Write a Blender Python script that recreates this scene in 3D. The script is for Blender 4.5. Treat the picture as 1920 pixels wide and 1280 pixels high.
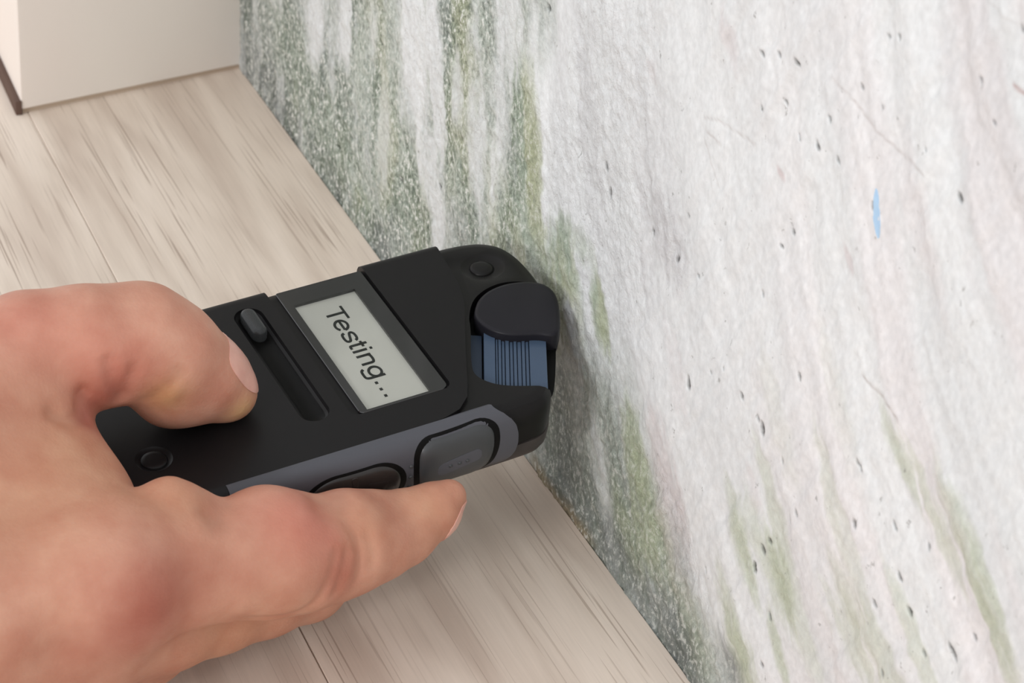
import bpy, bmesh, math
import numpy as np
from mathutils import Matrix, Vector

for o in list(bpy.data.objects):
    bpy.data.objects.remove(o)
scene = bpy.context.scene
COL = scene.collection

# ------------------------------------------------------------------ camera
FPX = 4379.224                       # focal length in pixels of a 1920 x 1280 frame
CX, CY = 960.0, 640.0
H = 327.0                            # camera height above the floor, mm
RW = np.array([[0.92517365, 0.13369561, -0.35521712],     # camera axes in the room (columns)
               [-0.37432526, 0.47608358, -0.79575438],
               [0.06272417, 0.86917772, 0.49050563]])
cam_d = bpy.data.cameras.new('camera')
cam = bpy.data.objects.new('camera', cam_d)
COL.objects.link(cam)
cam_d.sensor_width = 36.0
cam_d.lens = FPX * 36.0 / 1920.0
cam_d.clip_start = 0.02
cam_d.clip_end = 50
M = Matrix.Identity(4)
for i in range(3):
    for j in range(3):
        M[i][j] = RW[i, j]
M[0][3], M[1][3], M[2][3] = 0.0, 0.0, H * 0.001
cam.matrix_world = M
cam_d.dof.use_dof = True
cam_d.dof.focus_distance = 0.545
cam_d.dof.aperture_fstop = 44.0
scene.camera = cam

# ------------------------------------------------------------------ light
w = bpy.data.worlds.new('daylight_room')
scene.world = w
w.use_nodes = True
bg = w.node_tree.nodes['Background']
bg.inputs[0].default_value = (0.985, 0.99, 1.0, 1)
bg.inputs[1].default_value = 1.16
sun_d = bpy.data.lights.new('window_daylight', 'SUN')
sun = bpy.data.objects.new('window_daylight', sun_d)
COL.objects.link(sun)
sun.location = (-1.0, -0.2, 0.9)
sun.rotation_euler = Vector((1.0, 0.72, -0.40)).to_track_quat('-Z', 'Y').to_euler()
sun_d.energy = 0.86
sun_d.angle = math.radians(8)
sun_d.color = (1.0, 0.985, 0.97)

scene.view_settings.view_transform = 'Standard'
scene.view_settings.look = 'None'
scene.view_settings.gamma = 1
scene.view_settings.use_curve_mapping = False
scene.view_settings.exposure = 0.0

# ------------------------------------------------------------------ helpers
MM = 0.001
rng = np.random.default_rng(7)

def srgb(r, g, b, a=1.0):
    f = lambda c: (c / 255.0 / 12.92) if c / 255.0 <= 0.04045 else ((c / 255.0 + 0.055) / 1.055) ** 2.4
    return (f(r), f(g), f(b), a)

def lin(c):
    c = np.asarray(c, dtype=np.float64)
    return np.where(c <= 0.04045, c / 12.92, ((c + 0.055) / 1.055) ** 2.4)

def mesh_from(name, verts, faces, smooth=True, angle=35, scale=MM):
    me = bpy.data.meshes.new(name)
    v = np.asarray(verts, dtype=np.float64) * scale
    me.from_pydata(v.tolist(), [], [list(f) for f in faces])
    finish(me, smooth, angle)
    return me

def finish(me, smooth=True, angle=35):
    me.validate()
    bm = bmesh.new(); bm.from_mesh(me)
    bmesh.ops.recalc_face_normals(bm, faces=bm.faces)
    bm.to_mesh(me); bm.free()
    if smooth:
        me.polygons.foreach_set('use_smooth', [True] * len(me.polygons))
        if angle is not None:
            me.set_sharp_from_angle(angle=math.radians(angle))
    me.update()

def link(name, me, mat=None, parent=None):
    o = bpy.data.objects.new(name, me)
    COL.objects.link(o)
    if mat is not None:
        me.materials.clear(); me.materials.append(mat)
    if parent is not None:
        o.parent = parent
    return o

def tag(o, label=None, cat=None, group=None, kind=None):
    if label: o['label'] = label
    if cat: o['category'] = cat
    if group: o['group'] = group
    if kind: o['kind'] = kind
    return o

# -- value noise for vertex colours and relief
def vnoise(x, y, seed):
    r = np.random.default_rng(seed)
    T = r.random((256, 256))
    xi = np.floor(x).astype(int); yi = np.floor(y).astype(int)
    fx = x - xi; fy = y - yi
    fx = fx * fx * fx * (fx * (fx * 6 - 15) + 10); fy = fy * fy * fy * (fy * (fy * 6 - 15) + 10)
    a = T[xi % 256, yi % 256]; b = T[(xi + 1) % 256, yi % 256]
    c = T[xi % 256, (yi + 1) % 256]; d = T[(xi + 1) % 256, (yi + 1) % 256]
    return (a * (1 - fx) + b * fx) * (1 - fy) + (c * (1 - fx) + d * fx) * fy

def fbm(x, y, seed, octv=4, gain=0.5):
    s = 0; amp = 1; tot = 0
    for k in range(octv):
        s = s + amp * vnoise(x * 2 ** k + 17.3 * k, y * 2 ** k + 9.1 * k, seed + k)
        tot += amp; amp *= gain
    return s / tot

def sstep(a, b, x):
    t = np.clip((x - a) / (b - a), 0, 1)
    return t * t * (3 - 2 * t)

# -- pixel ray helpers, used to read true positions on known planes off the photograph
def ray(px, py):
    return RW @ np.array([px - CX, -(py - CY), -FPX]) / FPX

XW = 0.6645 * H                      # plane of the mouldy wall, mm
def wall_pt(px, py):
    r = ray(px, py); q = r * (XW / r[0])
    return q[1], q[2] + H

# ------------------------------------------------------------------ materials
def new_mat(name):
    m = bpy.data.materials.new(name)
    m.use_nodes = True
    return m, m.node_tree, m.node_tree.nodes['Principled BSDF']

def N(nt, t, **kw):
    n = nt.nodes.new(t)
    for k, v in kw.items():
        setattr(n, k, v)
    return n

def plastic(name, col, rough=0.45, spec=0.3, bump=0.0, grain=9000.0):
    m, nt, b = new_mat(name)
    tc = N(nt, 'ShaderNodeTexCoord')
    nz = N(nt, 'ShaderNodeTexNoise'); nz.inputs['Scale'].default_value = grain; nz.inputs['Detail'].default_value = 1.0
    nt.links.new(tc.outputs['Object'], nz.inputs['Vector'])
    rp = N(nt, 'ShaderNodeMapRange')
    rp.inputs['To Min'].default_value = rough - 0.05; rp.inputs['To Max'].default_value = rough + 0.05
    nt.links.new(nz.outputs['Fac'], rp.inputs['Value'])
    nt.links.new(rp.outputs['Result'], b.inputs['Roughness'])
    b.inputs['Base Color'].default_value = col
    b.inputs['Specular IOR Level'].default_value = spec
    if bump:
        bp = N(nt, 'ShaderNodeBump'); bp.inputs['Strength'].default_value = bump; bp.inputs['Distance'].default_value = 0.00005
        nt.links.new(nz.outputs['Fac'], bp.inputs['Height']); nt.links.new(bp.outputs['Normal'], b.inputs['Normal'])
    return m

M_COVER = plastic('black_satin_plastic', srgb(22, 21, 22), 0.40, 0.17, 0.05)
M_INNER = plastic('black_inner_plastic', srgb(20, 19, 19), 0.38, 0.19)
M_LOWER = plastic('charcoal_plastic', srgb(62, 57, 55), 0.5, 0.25)
M_GROOVE = plastic('black_recess', srgb(9, 9, 9), 0.6, 0.12)
M_CAP = plastic('slate_black_plastic', srgb(31, 30, 35), 0.36, 0.16)
M_GREY = plastic('grey_rubber', srgb(76, 77, 83), 0.5, 0.3, 0.05)
M_BTN = plastic('grey_button_rubber', srgb(60, 62, 64), 0.38, 0.4)
M_DBTN = plastic('dark_button_rubber', srgb(40, 38, 37), 0.3, 0.45)
M_SLIDE = plastic('slider_plastic', srgb(52, 54, 55), 0.28, 0.25)
M_FRAME = plastic('gloss_black_frame', srgb(20, 18, 21), 0.12, 0.9)
M_LCD = plastic('lcd_grey', srgb(170, 171, 163), 0.45, 0.15)
M_INK = plastic('lcd_segments', srgb(16, 20, 18), 0.5, 0.1)
M_BLUE = plastic('blue_strip_plastic', srgb(66, 81, 101), 0.28, 0.2)
M_BLUED = plastic('dark_blue_plastic', srgb(40, 53, 70), 0.45, 0.3)
M_BLUEL = plastic('strip_edge_blue', srgb(26, 36, 52), 0.5, 0.2)

def pane_mat():
    m, nt, b = new_mat('clear_pane')
    out = nt.nodes['Material Output']
    nt.nodes.remove(b)
    tr = N(nt, 'ShaderNodeBsdfTransparent'); gl = N(nt, 'ShaderNodeBsdfGlossy')
    gl.inputs['Roughness'].default_value = 0.04
    mx = N(nt, 'ShaderNodeMixShader')
    mx.inputs[0].default_value = 0.03
    nt.links.new(tr.outputs[0], mx.inputs[1]); nt.links.new(gl.outputs[0], mx.inputs[2])
    nt.links.new(mx.outputs[0], out.inputs['Surface'])
    return m
M_PANE = pane_mat()

def wood_mat():
    m, nt, b = new_mat('pale_laminate_wood')
    tc = N(nt, 'ShaderNodeTexCoord'); oi = N(nt, 'ShaderNodeObjectInfo')
    off = N(nt, 'ShaderNodeVectorMath', operation='MULTIPLY_ADD')
    off.inputs[1].default_value = (1, 1, 1)
    comb = N(nt, 'ShaderNodeCombineXYZ')
    sc = N(nt, 'ShaderNodeMath', operation='MULTIPLY'); sc.inputs[1].default_value = 7.0
    nt.links.new(oi.outputs['Random'], sc.inputs[0]); nt.links.new(sc.outputs[0], comb.inputs[1]); nt.links.new(sc.outputs[0], comb.inputs[0])
    nt.links.new(tc.outputs['Object'], off.inputs[0]); nt.links.new(comb.outputs[0], off.inputs[2])
    def noise(scale, detail, rough=0.5, dist=0.0):
        mp = N(nt, 'ShaderNodeMapping'); mp.inputs['Scale'].default_value = scale
        nt.links.new(off.outputs[0], mp.inputs['Vector'])
        n = N(nt, 'ShaderNodeTexNoise'); n.inputs['Scale'].default_value = 1.0
        n.inputs['Detail'].default_value = detail; n.inputs['Roughness'].default_value = rough; n.inputs['Distortion'].default_value = dist
        nt.links.new(mp.outputs[0], n.inputs['Vector'])
        return n
    broad = noise((75, 9, 75), 2, 0.5, 0.5)
    r1 = N(nt, 'ShaderNodeValToRGB')
    e = r1.color_ramp.elements
    e[0].position = 0.30; e[0].color = srgb(203, 186, 172)
    e[1].position = 0.72; e[1].color = srgb(234, 220, 207)
    x = e.new(0.5); x.color = srgb(221, 206, 192)
    nt.links.new(broad.outputs['Fac'], r1.inputs['Fac'])
    # fine pore lines along the grain
    fine = noise((1350, 15, 1350), 2, 0.5, 0.2)
    r2 = N(nt, 'ShaderNodeValToRGB')
    e = r2.color_ramp.elements
    e[0].position = 0.34; e[0].color = (1, 1, 1, 1)
    e[1].position = 0.41; e[1].color = (0, 0, 0, 1)
    nt.links.new(fine.outputs['Fac'], r2.inputs['Fac'])
    area = noise((45, 5, 45), 1)
    ar = N(nt, 'ShaderNodeMapRange'); ar.inputs['From Min'].default_value = 0.4; ar.inputs['From Max'].default_value = 0.62
    ar.inputs['To Min'].default_value = 0.15; ar.inputs['To Max'].default_value = 0.72
    nt.links.new(area.outputs['Fac'], ar.inputs['Value'])
    mu = N(nt, 'ShaderNodeMath', operation='MULTIPLY')
    nt.links.new(r2.outputs['Color'], mu.inputs[0]); nt.links.new(ar.outputs['Result'], mu.inputs[1])
    mix = N(nt, 'ShaderNodeMix', data_type='RGBA')
    nt.links.new(mu.outputs[0], mix.inputs['Factor'])
    nt.links.new(r1.outputs['Color'], mix.inputs['A'])
    mix.inputs['B'].default_value = srgb(158, 138, 124)
    # fine fibre mottling
    fib = noise((1400, 60, 1400), 2)
    fr = N(nt, 'ShaderNodeMapRange'); fr.inputs['To Min'].default_value = 0.93; fr.inputs['To Max'].default_value = 1.07
    nt.links.new(fib.outputs['Fac'], fr.inputs['Value'])
    ml = N(nt, 'ShaderNodeVectorMath', operation='SCALE')
    nt.links.new(mix.outputs['Result'], ml.inputs[0]); nt.links.new(fr.outputs['Result'], ml.inputs['Scale'])
    nt.links.new(ml.outputs[0], b.inputs['Base Color'])
    b.inputs['Roughness'].default_value = 0.55
    b.inputs['Specular IOR Level'].default_value = 0.25
    bp = N(nt, 'ShaderNodeBump'); bp.inputs['Strength'].default_value = 0.25; bp.inputs['Distance'].default_value = 0.0002; bp.invert = True
    nt.links.new(mu.outputs[0], bp.inputs['Height']); nt.links.new(bp.outputs['Normal'], b.inputs['Normal'])
    return m
M_WOOD = wood_mat()

def paint_mat(name, c1, c2, scale=14.0):
    m, nt, b = new_mat(name)
    tc = N(nt, 'ShaderNodeTexCoord')
    n = N(nt, 'ShaderNodeTexNoise'); n.inputs['Scale'].default_value = scale; n.inputs['Detail'].default_value = 2
    nt.links.new(tc.outputs['Object'], n.inputs['Vector'])
    r = N(nt, 'ShaderNodeValToRGB')
    r.color_ramp.elements[0].position = 0.35; r.color_ramp.elements[0].color = c1
    r.color_ramp.elements[1].position = 0.65; r.color_ramp.elements[1].color = c2
    nt.links.new(n.outputs['Fac'], r.inputs['Fac']); nt.links.new(r.outputs['Color'], b.inputs['Base Color'])
    b.inputs['Roughness'].default_value = 0.7; b.inputs['Specular IOR Level'].default_value = 0.2
    return m
M_BACK = paint_mat('cream_wall_paint', srgb(236, 227, 220), srgb(238, 232, 225))
M_GAP_SHADOW = paint_mat('dark_gap_shadow', srgb(92, 72, 64), srgb(108, 88, 76))
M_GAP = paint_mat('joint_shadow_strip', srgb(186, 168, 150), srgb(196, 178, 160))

def mould_mat():
    m, nt, b = new_mat('mouldy_plaster')
    tc = N(nt, 'ShaderNodeTexCoord')
    ca = N(nt, 'ShaderNodeAttribute'); ca.attribute_name = 'stain'
    ma = N(nt, 'ShaderNodeAttribute'); ma.attribute_name = 'mould'
    ra = N(nt, 'ShaderNodeAttribute'); ra.attribute_name = 'grit'
    def noise(scale, detail, rough=0.55, dist=0.0):
        mp = N(nt, 'ShaderNodeMapping'); mp.inputs['Scale'].default_value = scale
        nt.links.new(tc.outputs['Object'], mp.inputs['Vector'])
        n = N(nt, 'ShaderNodeTexNoise'); n.inputs['Scale'].default_value = 1.0
        n.inputs['Detail'].default_value = detail; n.inputs['Roughness'].default_value = rough; n.inputs['Distortion'].default_value = dist
        nt.links.new(mp.outputs[0], n.inputs['Vector'])
        return n
    def ramp(src, p0, p1, a=0.0, c=1.0):
        r = N(nt, 'ShaderNodeMapRange'); r.inputs['From Min'].default_value = p0; r.inputs['From Max'].default_value = p1
        r.inputs['To Min'].default_value = a; r.inputs['To Max'].default_value = c
        nt.links.new(src, r.inputs['Value']); return r.outputs['Result']
    def mul(a, b_):
        n = N(nt, 'ShaderNodeMath', operation='MULTIPLY'); nt.links.new(a, n.inputs[0])
        if isinstance(b_, float): n.inputs[1].default_value = b_
        else: nt.links.new(b_, n.inputs[1])
        return n.outputs[0]
    sp = noise((900, 620, 560), 4, 0.7, 0.25)     # specks about a millimetre across
    sp2 = noise((420, 240, 170), 3, 0.6, 0.6)
    dark = mul(ramp(sp.outputs['Fac'], 0.49, 0.37), ma.outputs['Fac'])
    pale = mul(ramp(sp.outputs['Fac'], 0.53, 0.61), ma.outputs['Fac'])
    d2 = mul(ramp(sp2.outputs['Fac'], 0.5, 0.36), ma.outputs['Fac'])
    mx = N(nt, 'ShaderNodeMix', data_type='RGBA'); nt.links.new(mul(dark, 0.68), mx.inputs['Factor'])
    nt.links.new(ca.outputs['Color'], mx.inputs['A']); mx.inputs['B'].default_value = srgb(66, 72, 68)
    mx1 = N(nt, 'ShaderNodeMix', data_type='RGBA'); nt.links.new(mul(d2, 0.35), mx1.inputs['Factor'])
    nt.links.new(mx.outputs['Result'], mx1.inputs['A']); mx1.inputs['B'].default_value = srgb(92, 108, 86)
    mx2 = N(nt, 'ShaderNodeMix', data_type='RGBA'); nt.links.new(mul(pale, 0.9), mx2.inputs['Factor'])
    nt.links.new(mx1.outputs['Result'], mx2.inputs['A']); mx2.inputs['B'].default_value = srgb(226, 227, 222)
    # faint grit on the clean plaster
    gr = noise((1100, 700, 560), 2, 0.5)
    gm = ramp(gr.outputs['Fac'], 0.25, 0.75, 0.90, 1.055)
    vm = N(nt, 'ShaderNodeVectorMath', operation='SCALE')
    nt.links.new(mx2.outputs['Result'], vm.inputs[0]); nt.links.new(gm, vm.inputs['Scale'])
    fl = noise((520, 330, 300), 3, 0.7, 0.2)       # scattered small flecks
    fx = N(nt, 'ShaderNodeMix', data_type='RGBA')
    nt.links.new(mul(ramp(fl.outputs['Fac'], 0.335, 0.27), 0.55), fx.inputs['Factor'])
    nt.links.new(vm.outputs[0], fx.inputs['A']); fx.inputs['B'].default_value = srgb(130, 128, 124)
    nt.links.new(fx.outputs['Result'], b.inputs['Base Color'])
    b.inputs['Roughness'].default_value = 0.75; b.inputs['Specular IOR Level'].default_value = 0.2
    bp = N(nt, 'ShaderNodeBump'); bp.inputs['Distance'].default_value = 0.0007
    nt.links.new(ramp(ra.outputs['Fac'], 0, 1, 0.2, 1.0), bp.inputs['Strength'])
    nt.links.new(sp.outputs['Fac'], bp.inputs['Height']); nt.links.new(bp.outputs['Normal'], b.inputs['Normal'])
    return m
M_MOULD = mould_mat()

def skin_mat():
    m, nt, b = new_mat('skin')
    tc = N(nt, 'ShaderNodeTexCoord')
    ca = N(nt, 'ShaderNodeAttribute'); ca.attribute_name = 'tone'
    n = N(nt, 'ShaderNodeTexNoise'); n.inputs['Scale'].default_value = 105; n.inputs['Detail'].default_value = 4
    nt.links.new(tc.outputs['Object'], n.inputs['Vector'])
    r = N(nt, 'ShaderNodeValToRGB')
    r.color_ramp.elements[0].position = 0.3; r.color_ramp.elements[0].color = (0.90, 0.78, 0.74, 1)
    r.color_ramp.elements[1].position = 0.7; r.color_ramp.elements[1].color = (1.08, 1.13, 1.12, 1)
    nt.links.new(n.outputs['Fac'], r.inputs['Fac'])
    vm = N(nt, 'ShaderNodeVectorMath', operation='MULTIPLY')
    nt.links.new(ca.outputs['Color'], vm.inputs[0]); nt.links.new(r.outputs['Color'], vm.inputs[1])
    nt.links.new(vm.outputs[0], b.inputs['Base Color'])
    b.inputs['Roughness'].default_value = 0.52; b.inputs['Specular IOR Level'].default_value = 0.3
    b.inputs['Subsurface Weight'].default_value = 0.25
    b.inputs['Subsurface Radius'].default_value = (1.0, 0.35, 0.2)
    b.inputs['Subsurface Scale'].default_value = 0.0025
    v = N(nt, 'ShaderNodeTexVoronoi'); v.inputs['Scale'].default_value = 1300
    nt.links.new(tc.outputs['Object'], v.inputs['Vector'])
    bp = N(nt, 'ShaderNodeBump'); bp.inputs['Strength'].default_value = 0.22; bp.inputs['Distance'].default_value = 0.0002
    cr = N(nt, 'ShaderNodeTexNoise'); cr.inputs['Scale'].default_value = 420; cr.inputs['Detail'].default_value = 5; cr.inputs['Roughness'].default_value = 0.65
    nt.links.new(tc.outputs['Object'], cr.inputs['Vector'])
    ad = N(nt, 'ShaderNodeMath', operation='MULTIPLY_ADD'); ad.inputs[1].default_value = 2.2
    nt.links.new(cr.outputs['Fac'], ad.inputs[0]); nt.links.new(v.outputs['Distance'], ad.inputs[2])
    nt.links.new(ad.outputs[0], bp.inputs['Height']); nt.links.new(bp.outputs['Normal'], b.inputs['Normal'])
    return m
M_SKIN = skin_mat()
def nail_mat():
    m, nt, b = new_mat('fingernail')
    tc = N(nt, 'ShaderNodeTexCoord')
    n = N(nt, 'ShaderNodeTexNoise'); n.inputs['Scale'].default_value = 400
    nt.links.new(tc.outputs['Object'], n.inputs['Vector'])
    r = N(nt, 'ShaderNodeValToRGB')
    r.color_ramp.elements[0].color = srgb(206, 152, 138); r.color_ramp.elements[1].color = srgb(222, 176, 160)
    nt.links.new(n.outputs['Fac'], r.inputs['Fac']); nt.links.new(r.outputs['Color'], b.inputs['Base Color'])
    b.inputs['Roughness'].default_value = 0.3; b.inputs['Subsurface Weight'].default_value = 0.15
    b.inputs['Subsurface Scale'].default_value = 0.001
    return m
M_NAIL = nail_mat()
M_BLUEMARK = paint_mat('pale_blue_paint', srgb(168, 198, 226), srgb(174, 203, 228), 300)

# ------------------------------------------------------------------ floor of planks
floor = bpy.data.objects.new('floor', None)
COL.objects.link(floor)
tag(floor, 'pale beige wood laminate floor running up to the mouldy wall', kind='structure')
PW = (0.6645 - 0.4225) * H           # plank width, mm
def plank_mesh(width, y0, y1, thick=8.0, bev=0.5):
    # bevelled board, top at z = 0
    prof = [(0, -thick), (width, -thick), (width, -bev), (width - bev, 0), (bev, 0), (0, -bev)]
    n = len(prof)
    v = [(x, y0, z) for x, z in prof] + [(x, y1, z) for x, z in prof]
    f = [(i, (i + 1) % n, n + (i + 1) % n, n + i) for i in range(n)] + [tuple(range(n)), tuple(range(2 * n - 1, n - 1, -1))]
    return mesh_from('plank', v, f, smooth=False)
pm = plank_mesh(PW - 0.12, 0, 1300, bev=0.3)
pm.materials.append(M_WOOD)
for k in range(8):
    p = link('plank', pm, None, floor)
    p.location = ((XW - PW * (k + 1) + 0.06) * MM, (-100 - (k % 2) * 170) * MM, 0)

# ------------------------------------------------------------------ far wall block with its free corner
def block(name, pts, z0, z1, mat, parent=None, bev=0.0):
    n = len(pts)
    v = [(x, y, z0) for x, y in pts] + [(x, y, z1) for x, y in pts]
    f = [(i, (i + 1) % n, n + (i + 1) % n, n + i) for i in range(n)] + [tuple(range(n)), tuple(range(2 * n - 1, n - 1, -1))]
    me = mesh_from(name, v, f, smooth=False)
    if bev:
        bm = bmesh.new(); bm.from_mesh(me)
        bmesh.ops.bevel(bm, geom=[e for e in bm.edges], offset=bev * MM, segments=3, affect='EDGES', profile=0.5)
        bm.to_mesh(me); bm.free()
        finish(me)
    return link(name, me, mat, parent)
bx0, by0 = 0.4145 * H, 2.1954 * H
bx1, by1 = 0.4270 * H, 2.70 * H
wb = block('wall_back', [(bx0, by0), (XW + 3, 2.2590 * H), (XW + 3, by1), (bx1, by1)], 1.6, 420, M_BACK, bev=0.8)
tag(wb, 'plain cream wall end meeting the floor behind the mouldy wall', kind='structure')
tb = block('joint_shadow_1', [(bx0 + 0.7, by0 + 1.2), (XW + 2, 2.2590 * H + 1.2), (XW + 2, by1 - 1), (bx1 + 0.7, by1 - 1)], 0.0, 1.6, M_GAP)  # strip coloured as the shade in the joint below the wall end
tag(tb, 'thin brown strip painted as the joint shadow under the cream wall end', kind='structure')
td = block('gap_shadow_1', [(bx0 - 1.8, by0 - 0.2), (bx0 + 0.3, by0 - 0.4), (bx1 + 0.3, by1 - 1), (bx1 - 1.8, by1 - 1)], 0.0, 5.0, M_GAP_SHADOW, bev=0.2)  # solid strip whose dark colour stands for the shadow in the gap
tag(td, 'dark brown strip painted as the gap shadow along the left side of the cream wall end', kind='structure')

# ------------------------------------------------------------------ mouldy wall
def build_wall():
    u = np.concatenate([np.arange(-200, 240, 20.0), np.arange(240, 480, 0.55), np.arange(480, 738.01, 1.0)])
    v = np.concatenate([np.arange(-0.6, 205, 0.5), np.arange(205, 430, 15.0)])
    U, V = np.meshgrid(u, v, indexing='ij')
    nu, nv = U.shape
    # slanting flow of the streaks on the near side of the wall
    lean = np.interp(U, [200, 290, 350, 420, 480, 600], [1.4, 1.25, 0.8, 0.5, 0.25, 0.0])
    wob = (fbm(U / 4, V / 5, 5, 3) - 0.5) * 3.0
    US = U - lean * (V - 70) + wob
    # --- base plaster
    base = np.zeros((nu, nv, 3))
    big = fbm(US / 60, V / 90, 11, 3)
    base[:] = (0.862, 0.870, 0.874)
    warm = sstep(400, 300, U) * sstep(0.40, 0.62, fbm(US / 26, V / 60, 21, 3))
    base += warm[..., None] * np.array([0.004, -0.012, -0.012])
    base += ((big - 0.5) * 0.07)[..., None]
    st = fbm(US / 7, V / 55, 31, 4)
    base += ((st - 0.5) * 0.07)[..., None]
    # --- mould density
    n1 = fbm(US / 9, V / 34, 41, 5, 0.55)
    n2 = fbm(US / 26, V / 60, 51, 4)
    nf = fbm(US / 2.6, V / 9, 45, 4, 0.6)
    edge = 484 + (n2 - 0.5) * 36 - 0.05 * (V - 60)
    far = sstep(-4, 12, U - edge)
    hgt = 34 + 26 * np.exp(-((U - 432) / 26.0) ** 2) + (n2 - 0.5) * 34 - 10 * sstep(400, 360, U)
    low = sstep(1.12, 0.5, V / np.maximum(hgt, 4))
    zone = np.maximum(far, low * sstep(330, 372, U))
    white = 0.7 * sstep(0.54, 0.66, fbm(US / 11, V / 62, 61, 4, 0.5)) * far
    mould = zone * np.clip(0.66 + 1.3 * (n1 - 0.42), 0, 1) * (1 - 0.82 * white)
    grn = fbm(US / 14, V / 40, 71, 4)
    dens = np.zeros_like(U); gden = np.zeros_like(U)
    def blob(px, py, su, sv, amt, arr, rag=0.9, ang=0.0):
        cu, cv = wall_pt(px, py)
        du, dv = U - cu, V - cv
        du = du - np.interp(cu, [200, 290, 350, 420, 480, 600], [1.4, 1.25, 0.8, 0.5, 0.25, 0.0]) * dv
        q = (du / su) ** 2 + (dv / sv) ** 2 + rag * ((n1 - 0.5) * 3.0 + (nf - 0.5) * 2.2)
        arr[:] = 1 - (1 - arr) * (1 - amt * sstep(1.9, -0.1, q))
    # green patches (centre read off the photo, half sizes in mm)
    for a in [(965, 130, 7, 14, .85), (985, 240, 9, 16, .9), (1000, 340, 6, 14, .8), (985, 420, 12, 16, .8), (930, 420, 12, 16, .5),
              (1055, 480, 10, 9, 1.0), (1035, 540, 8, 13, .95), (1080, 450, 9, 5, .5), (1124, 590, 4.6, 8, 1.0), (1085, 560, 4, 10, .4),
              (1190, 840, 5, 10, .7), (1205, 930, 8, 14, .8), (1180, 990, 10, 10, .7), (1230, 1010, 8, 12, .5),
              (1390, 1000, 5, 9, .42), (1402, 1040, 4, 8, .45), (1450, 985, 4.5, 12, .40), (1462, 1090, 5, 7, .62), (1440, 1060, 7, 9, .4),
              (1575, 965, 4.5, 13, .30), (1590, 1120, 6, 6, .3), (1380, 1180, 7, 12, .5), (1460, 1215, 3, 8, .62), (1400, 1240, 8, 8, .6),
              (1600, 1210, 9, 8, .42), (1660, 1240, 7, 6, .4), (1500, 1170, 7, 8, .3), (1720, 1230, 4, 9, .42), (1690, 860, 3.5, 7, .5, .9, -.5), (1735, 935, 3.0, 9, .42, .9, -.5),
              (1775, 1015, 2.5, 7, .35, .9, -.5), (1835, 1070, 6, 9, .5, .9, -.3), (1860, 1140, 6, 8, .35, .9, -.3), (1885, 1240, 3.5, 7, .42),
              (1300, 1190, 9, 10, .4), (1570, 740, 5, 10, .12), (1465, 800, 5, 10, .12),
              (700, 120, 26, 30, .45), (640, 330, 34, 22, .5), (760, 330, 24, 22, .5), (880, 80, 14, 18, .75), (680, 390, 8, 6, .7), (900, 330, 14, 24, .6),
              (560, 120, 26, 16, .45), (850, 230, 12, 18, .55)]:
        blob(a[0], a[1], a[2], a[3], a[4], gden, *(a[5:] if len(a) > 5 else ()))
    # bare pale streaks in the mouldy part
    bare = np.zeros_like(U)
    for a in [(590, 60, 9, 16, 1), (645, 55, 7, 16, 1), (790, 60, 14, 34, 1), (820, 190, 6, 22, 1), (795, 300, 8, 14, .9), (815, 400, 6, 18, .8),
              (905, 260, 9, 30, .75), (860, 170, 4, 10, .7), (700, 60, 5, 12, .8), (940, 160, 6, 24, .6), (960, 60, 8, 14, .9), (720, 260, 6, 14, .55), (1130, 880, 6, 12, .5)]:
        blob(a[0], a[1], a[2], a[3], a[4], bare, 0.75)
    mould = mould * (1 - 0.95 * np.clip(bare * 1.35, 0, 1))
    gden = gden * (1 - 0.9 * np.clip(bare * 1.35, 0, 1))
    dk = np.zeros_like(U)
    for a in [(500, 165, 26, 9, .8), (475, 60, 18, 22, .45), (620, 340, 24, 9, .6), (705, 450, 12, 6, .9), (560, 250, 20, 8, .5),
              (1060, 830, 18, 30, .6), (1110, 990, 14, 10, .7), (1165, 1060, 11, 9, .7), (1245, 1160, 12, 9, .75), (1290, 1240, 12, 9, .85), (1380, 1270, 9, 7, .6)]:  # dark mould; the first patch here also paints in part of the meter's shadow
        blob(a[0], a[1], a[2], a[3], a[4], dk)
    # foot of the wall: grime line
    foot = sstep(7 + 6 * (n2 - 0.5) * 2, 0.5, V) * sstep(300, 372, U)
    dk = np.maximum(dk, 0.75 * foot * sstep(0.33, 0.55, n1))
    tan = sstep(5.5, 1.0, V + 5 * (n1 - 0.5)) * sstep(424, 436, U) * sstep(474, 462, U)
    ash = np.zeros_like(U)     # grey blush around the rough plaster
    for a in [(1150, 250, 22, 40, .20), (1250, 440, 12, 10, .45), (1080, 260, 14, 36, .16), (1290, 1100, 10, 16, .5), (1260, 1000, 7, 14, .4), (1230, 230, 10, 30, .15), (1190, 500, 12, 18, .18)]:
        blob(a[0], a[1], a[2], a[3], a[4], ash, 0.8)
    col = base.copy()
    def mixto(c, f):
        nonlocal col
        f = np.clip(f, 0, 1)[..., None]
        col = col * (1 - f) + np.array(c) * f
    mixto((0.70, 0.69, 0.70), ash * sstep(0.35, 0.6, n1))
    g1 = np.stack([0.56 + 0.05 * (grn - 0.5), 0.595 + 0.06 * (grn - 0.5), 0.555 + 0 * grn], -1)
    f = np.clip(mould, 0, 1)[..., None]
    col = col * (1 - 0.85 * f) + g1 * 0.85 * f
    tint = sstep(0.45, 0.65, grn)
    gc = np.stack([0.50 + 0.07 * tint, 0.565 + 0.03 * tint, 0.46 - 0.03 * tint], -1)
    gl = sstep(455, 420, U)[..., None]
    gc = gc * (1 - gl) + np.array([0.60, 0.64, 0.50]) * gl
    f = np.clip(gden * (0.45 + 0.55 * n1 + 0.6 * (nf - 0.4)), 0, 1)[..., None] * 0.9
    col = col * (1 - f) + gc * f
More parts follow.
